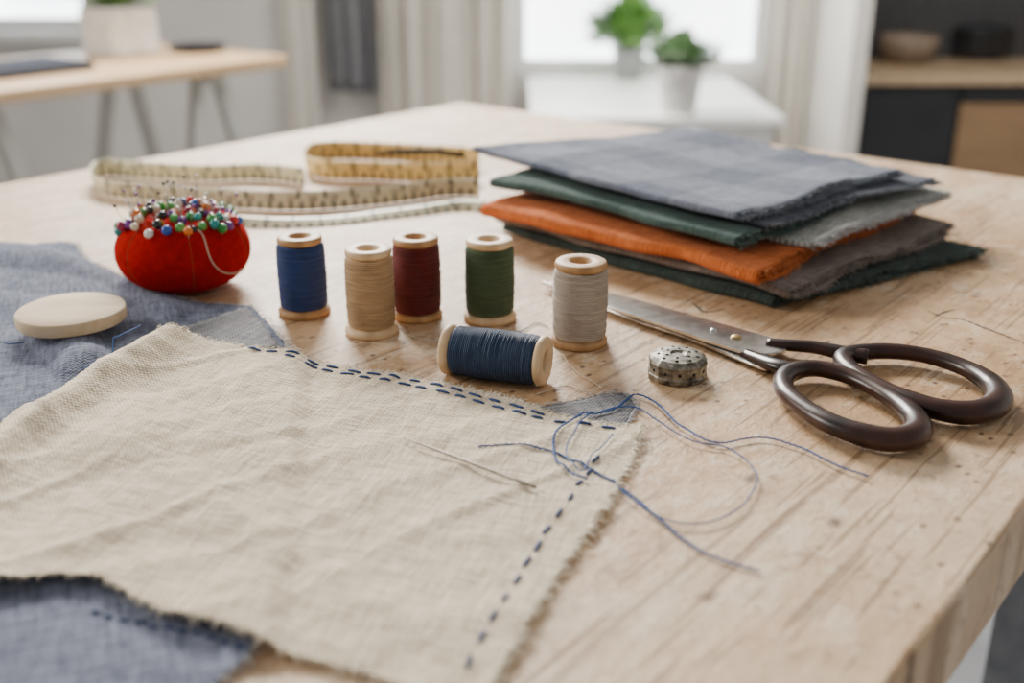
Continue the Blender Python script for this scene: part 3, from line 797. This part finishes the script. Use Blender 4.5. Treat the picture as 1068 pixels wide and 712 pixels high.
# window seat & plants
M_white=simple('white_lacquer',(.80,.80,.78),.5,0,.04,8)
xa=Q(538,100,3.6).x+.045; xb=Q(806,110,3.5).x
ws=root('window_bench',((xa+xb)/2,3.8,0))
bx('bench_top',xa,xb,3.32,4.28,.52,.55,M_white,ws,.006)
bx('bench_body',xa+.02,xb-.02,3.36,4.26,0,.52,M_white,ws,.004)
for k in range(3):
    xx=xa+.02+(xb-xa-.04)*(k+.5)/3; ww=(xb-xa)/3-.05
    bx('bench_panel',xx-ww/2,xx+ww/2,3.348,3.362,.06,.48,M_white,ws,.004)
tag(ws,'low white window bench holding potted plants','bench')
M_leaf=simple('fresh_green_leaf',(.19,.40,.09),.5,0,.35,14)
M_leaf2=simple('gray_green_leaf',(.22,.35,.18),.5,0,.3,14)
M_soil=simple('dark_soil',(.04,.03,.02),.9)
def plant(name,u,v,y,hpx,wpx,ztop,mat,lmat,label,spread,height,count,z=None):
    base=Q(u,v,y)
    if z is not None: base.z=z
    s=y/ray(u,v)[1]/FPX; H=hpx*s; Wd=wpx*s/2
    rp_=root(name,base)
    V,F=lathe([(Wd*.72,0),(Wd*.75,.004),(Wd*.98,H*.86),(Wd*1.03,H*.87),(Wd*1.05,H),(Wd*.95,H),(Wd*.9,H*.85),(.005,H*.84)],36)
    mesh('pot',V,F,mat,rp_,local=True)
    V,F=lathe([(Wd*.9,H*.84),(Wd*.88,H*.9),(.004,H*.91)],24); mesh('soil',V,F,M_soil,rp_,local=True)
    rnd=random.Random(int(u)); V=[];F=[]
    for _ in range(count):
        a=rnd.uniform(0,6.283); e=rnd.random(); out=spread*e**.7*s*1.0; up=height*s*rnd.uniform(.3,1)*(1-.45*e)
        d=Vector((math.cos(a),math.sin(a),0)); tip=d*out+Vector((0,0,H*.9+up)); st=d*Wd*.3*rnd.random()+Vector((0,0,H*.88))
        mid=(st+tip)/2+Vector((0,0,up*.2)); side=Vector((-d.y,d.x,rnd.uniform(-.4,.4)))*(.009+.008*rnd.random())
        n=len(V); q1=tip*.55+mid*.45
        V+= [st,mid-side*.35,mid+side*.35,q1-side,q1+side,tip+side*.2+Vector((0,0,.01))]
        F+= [(n,n+1,n+2),(n+1,n+3,n+4,n+2),(n+3,n+5,n+4)]
    o=mesh('foliage',V,F,lmat,rp_,local=True,smooth=False); o['kind']='stuff'
    tag(rp_,label,'potted plant'); return rp_
M_gpot=simple('gray_ceramic',(.35,.36,.37),.5); M_wpot=simple('white_ceramic',(.80,.78,.75),.4)
def ledge_y(v):
    d=ray(0,v); return (TZ+CH-.55)/(-d[2])*d[1]
plant('potted_plant',655,81,ledge_y(82),32,34,0,M_gpot,M_leaf,'bushy green plant in a gray pot by the window',56,66,420,.55)
plant('potted_plant',707,118,ledge_y(118),50,48,0,M_wpot,M_leaf2,'small leafy plant in a white ceramic pot',48,44,330,.55)

# ------------------------------------------------------------------ desk
DZ=.74
def D(u,v,z=DZ):
    d=ray(u,v); t=(TZ+CH-z)/(-d[2]); return Vector((d[0]*t,d[1]*t,z))
c0=D(300,58); c1=D(0,94); ed=(c0-c1).normalized(); pd=Vector((-ed.y,ed.x,0))
Ld=1.9; Dd=.62; da=math.atan2(ed.y,ed.x); dc=c0-ed*Ld/2+pd*Dd/2
M_dwood=wood('desk_birch',(.62,.42,.24),(.46,.30,.16),(3,40,40),.4)
M_tres=simple('pale_gray_paint',(.50,.50,.46),.5,0,.05,10)
desk=root('desk',(dc.x,dc.y,0)); desk.rotation_euler=(0,0,da)
V,F=boxv((0,0,DZ-.016),(Ld,Dd,.032)); o=mesh('desktop',V,F,M_dwood,desk,local=True,smooth=False); bevel(o,.004)
for xx in(Ld/2-.22,-Ld/2+1.0,-Ld/2+.2):
    V=[];F=[]
    for yy in(-1,1):
        for sx in(-1,1): beam((xx+sx*.18,yy*(Dd/2-.06),0),(xx+sx*.03,yy*(Dd/2-.1),DZ-.03),.034,.03,V=V,F=F)
        beam((xx-.12,yy*(Dd/2-.075),.28),(xx+.12,yy*(Dd/2-.075),.28),.03,.02,V=V,F=F)
    boxv((xx,0,DZ-.045),(.05,Dd-.1,.03),V=V,F=F)
    mesh('trestle',V,F,M_tres,desk,local=True,smooth=False)
tag(desk,'light wooden desk on painted trestle legs','desk')
pp=D(128,57)
rp_=root('desk_planter',pp)
V,F=boxv((0,0,.07),(.16,.16,.14),da); o=mesh('pot',V,F,M_wpot,rp_,local=True,smooth=False); bevel(o,.012)
V,F=boxv((0,0,.142),(.135,.135,.006),da); mesh('soil',V,F,M_soil,rp_,local=True,smooth=False)
V=[];F=[]
for _ in range(260):
    a=random.uniform(0,6.283); d=Vector((math.cos(a),math.sin(a),0)); tip=d*random.uniform(.02,.20)+Vector((0,0,.15+random.uniform(-.01,.3))); st=d*.03+Vector((0,0,.14)); sd=Vector((-d.y,d.x,.2))*.012
    m_=st.lerp(tip,.6)+Vector((0,0,.02)); n=len(V); V+=[st,m_-sd,m_+sd,tip]; F+=[(n,n+1,n+2),(n+1,n+3,n+2)]
o=mesh('foliage',V,F,M_leaf,rp_,local=True,smooth=False); o['kind']='stuff'
tag(rp_,'white planter with leafy greenery on the wooden desk','potted plant')
pp=D(207,53); V,F=lathe([(.055,0),(.085,.012),(.09,.02),(.082,.02),(.055,.006),(.003,.005)],32)
o=mesh('shallow_dish',V,F,simple('black_glaze',(.02,.02,.025),.3),None); o.location=pp; tag(o,'shallow black dish on the wooden desk','dish')
pp=D(12,76); rt=root('closed_laptop',pp)
V,F=boxv((0,0,.008),(.34,.24,.014),da); o=mesh('laptop_base',V,F,simple('dark_gray_metal',(.03,.033,.045),.5,.0),rt,local=True,smooth=False); bevel(o,.004)
V,F=boxv((0,0,.0185),(.34,.24,.006),da); o=mesh('laptop_lid',V,F,simple('slate_metal',(.035,.04,.055),.9,.0,.1,40,0,.1),rt,local=True,smooth=False); bevel(o,.002)
tag(rt,'closed dark laptop lying on the wooden desk','laptop')

# ------------------------------------------------------------------ kitchen unit
M_black=simple('black_cabinet_front',(.018,.020,.024),.35,0,.1,10); M_cw=wood('counter_oak',(.50,.37,.24),(.36,.25,.15),(30,4,30),.45)
M_dw=wood('drawer_oak',(.30,.19,.10),(.20,.12,.06),(4,30,40),.5)
M_back=simple('dark_niche_panel',(.045,.045,.048),.6)
xk0=1.205; xk1=2.7; zc_=.62; yk=3.78
kb=root('kitchen_cabinet',((xk0+xk1)/2,4.0,0))
bx('cabinet_body',xk0+.01,xk1,yk+.02,4.28,0,zc_-.035,M_black,kb)
xd=Q(1000,120,yk).x
bx('cabinet_door',xk0+.02,xd-.01,yk,yk+.018,.08,zc_-.05,M_black,kb,.003)
for k in range(3):
    x0=xd+.005+k*.36
    bx('drawer',x0,x0+.35,yk-.004,yk+.018,.08,Q(1030,108,yk).z,M_dw,kb,.003)
    bx('oven_panel',x0,x0+.35,yk,yk+.018,Q(1030,106,yk).z,zc_-.05,M_black,kb,.003)
tag(kb,'black kitchen cabinet unit with dark oak drawers','cabinet')
ct=bx('countertop',xk0,xk1,yk-.02,4.28,zc_-.035,zc_,M_cw,None,.004); tag(ct,'light oak countertop on the black cabinets','countertop')
nb=bx('wall_panel',xk0+.01,xk1,4.255,4.29,zc_,1.9,M_back); tag(nb,'dark backsplash panel behind the countertop','wall panel')
def K(u,v): 
    d=ray(u,v); t=(TZ+CH-zc_)/(-d[2]); p=Vector((d[0]*t,d[1]*t,zc_)); return p
def bowl(u,v,r,h,mat,label,name='bowl'):
    p=K(u,v)
    if p.y>4.1: p=Vector((p.x*4.1/p.y,4.1,zc_))
    V,F=lathe([(r*.6,0),(r*.75,.004),(r*.97,h*.6),(r,h),(r*.95,h),(r*.88,h*.55),(r*.6,.012),(.003,.01)],36)
    o=mesh(name,V,F,mat,None); o.location=p; tag(o,label,'bowl')
bowl(946,58,.105,.10,simple('tan_stoneware',(.24,.18,.13),.6),'tan stoneware bowl on the oak countertop')
kp=K(1018,60); rt=root('cooking_pot',kp)
V,F=lathe([(.10,0),(.112,.006),(.118,.04),(.118,.10),(.122,.105),(.118,.108),(.11,.10),(.10,.01),(.004,.008)],40); mesh('pot_body',V,F,M_black,rt,local=True)
V,F=lathe([(.119,.108),(.11,.118),(.06,.128),(.018,.131),(.012,.145),(.02,.152),(.004,.156)],40); mesh('pot_lid',V,F,M_black,rt,local=True)
tag(rt,'black cooking pot with lid on the oak countertop','cooking pot')

# ------------------------------------------------------------------ lights & camera
def area(name,loc,target,size,power,col):
    l=bpy.data.lights.new(name,'AREA'); l.shape='RECTANGLE'; l.size=size[0]; l.size_y=size[1]; l.energy=power; l.color=col
    o=bpy.data.objects.new(name,l); COL.objects.link(o); o.location=loc
    o.rotation_euler=(Vector(target)-Vector(loc)).to_track_quat('-Z','Y').to_euler(); return o
area('window_light',(-.6,3.3,2.25),(0,.7,TZ),(1.1,.6),225,(1,.945,.86))
area('side_area_light',(-2.6,1.4,1.9),(0,.7,TZ),(.9,.8),62,(1,.945,.86))  # area light left of the table; the left wall has no window
area('room_fill_light',(.8,2.4,2.5),(.3,4.3,.8),(1.2,.8),38,(1,.97,.93))
w=bpy.data.worlds.new('World'); bpy.context.scene.world=w; w.use_nodes=True
bg=w.node_tree.nodes['Background']; bg.inputs[0].default_value=(1.0,.97,.94,1); bg.inputs[1].default_value=.40
cam=bpy.data.cameras.new('Camera'); co_=bpy.data.objects.new('Camera',cam); COL.objects.link(co_)
co_.location=(0,0,TZ+CH); co_.rotation_euler=(math.pi/2-PITCH,0,0)
cam.sensor_width=36; cam.lens=FPX/1068*36; cam.clip_start=.01
cam.dof.use_dof=True; cam.dof.focus_distance=.62; cam.dof.aperture_fstop=4.2
bpy.context.scene.camera=co_
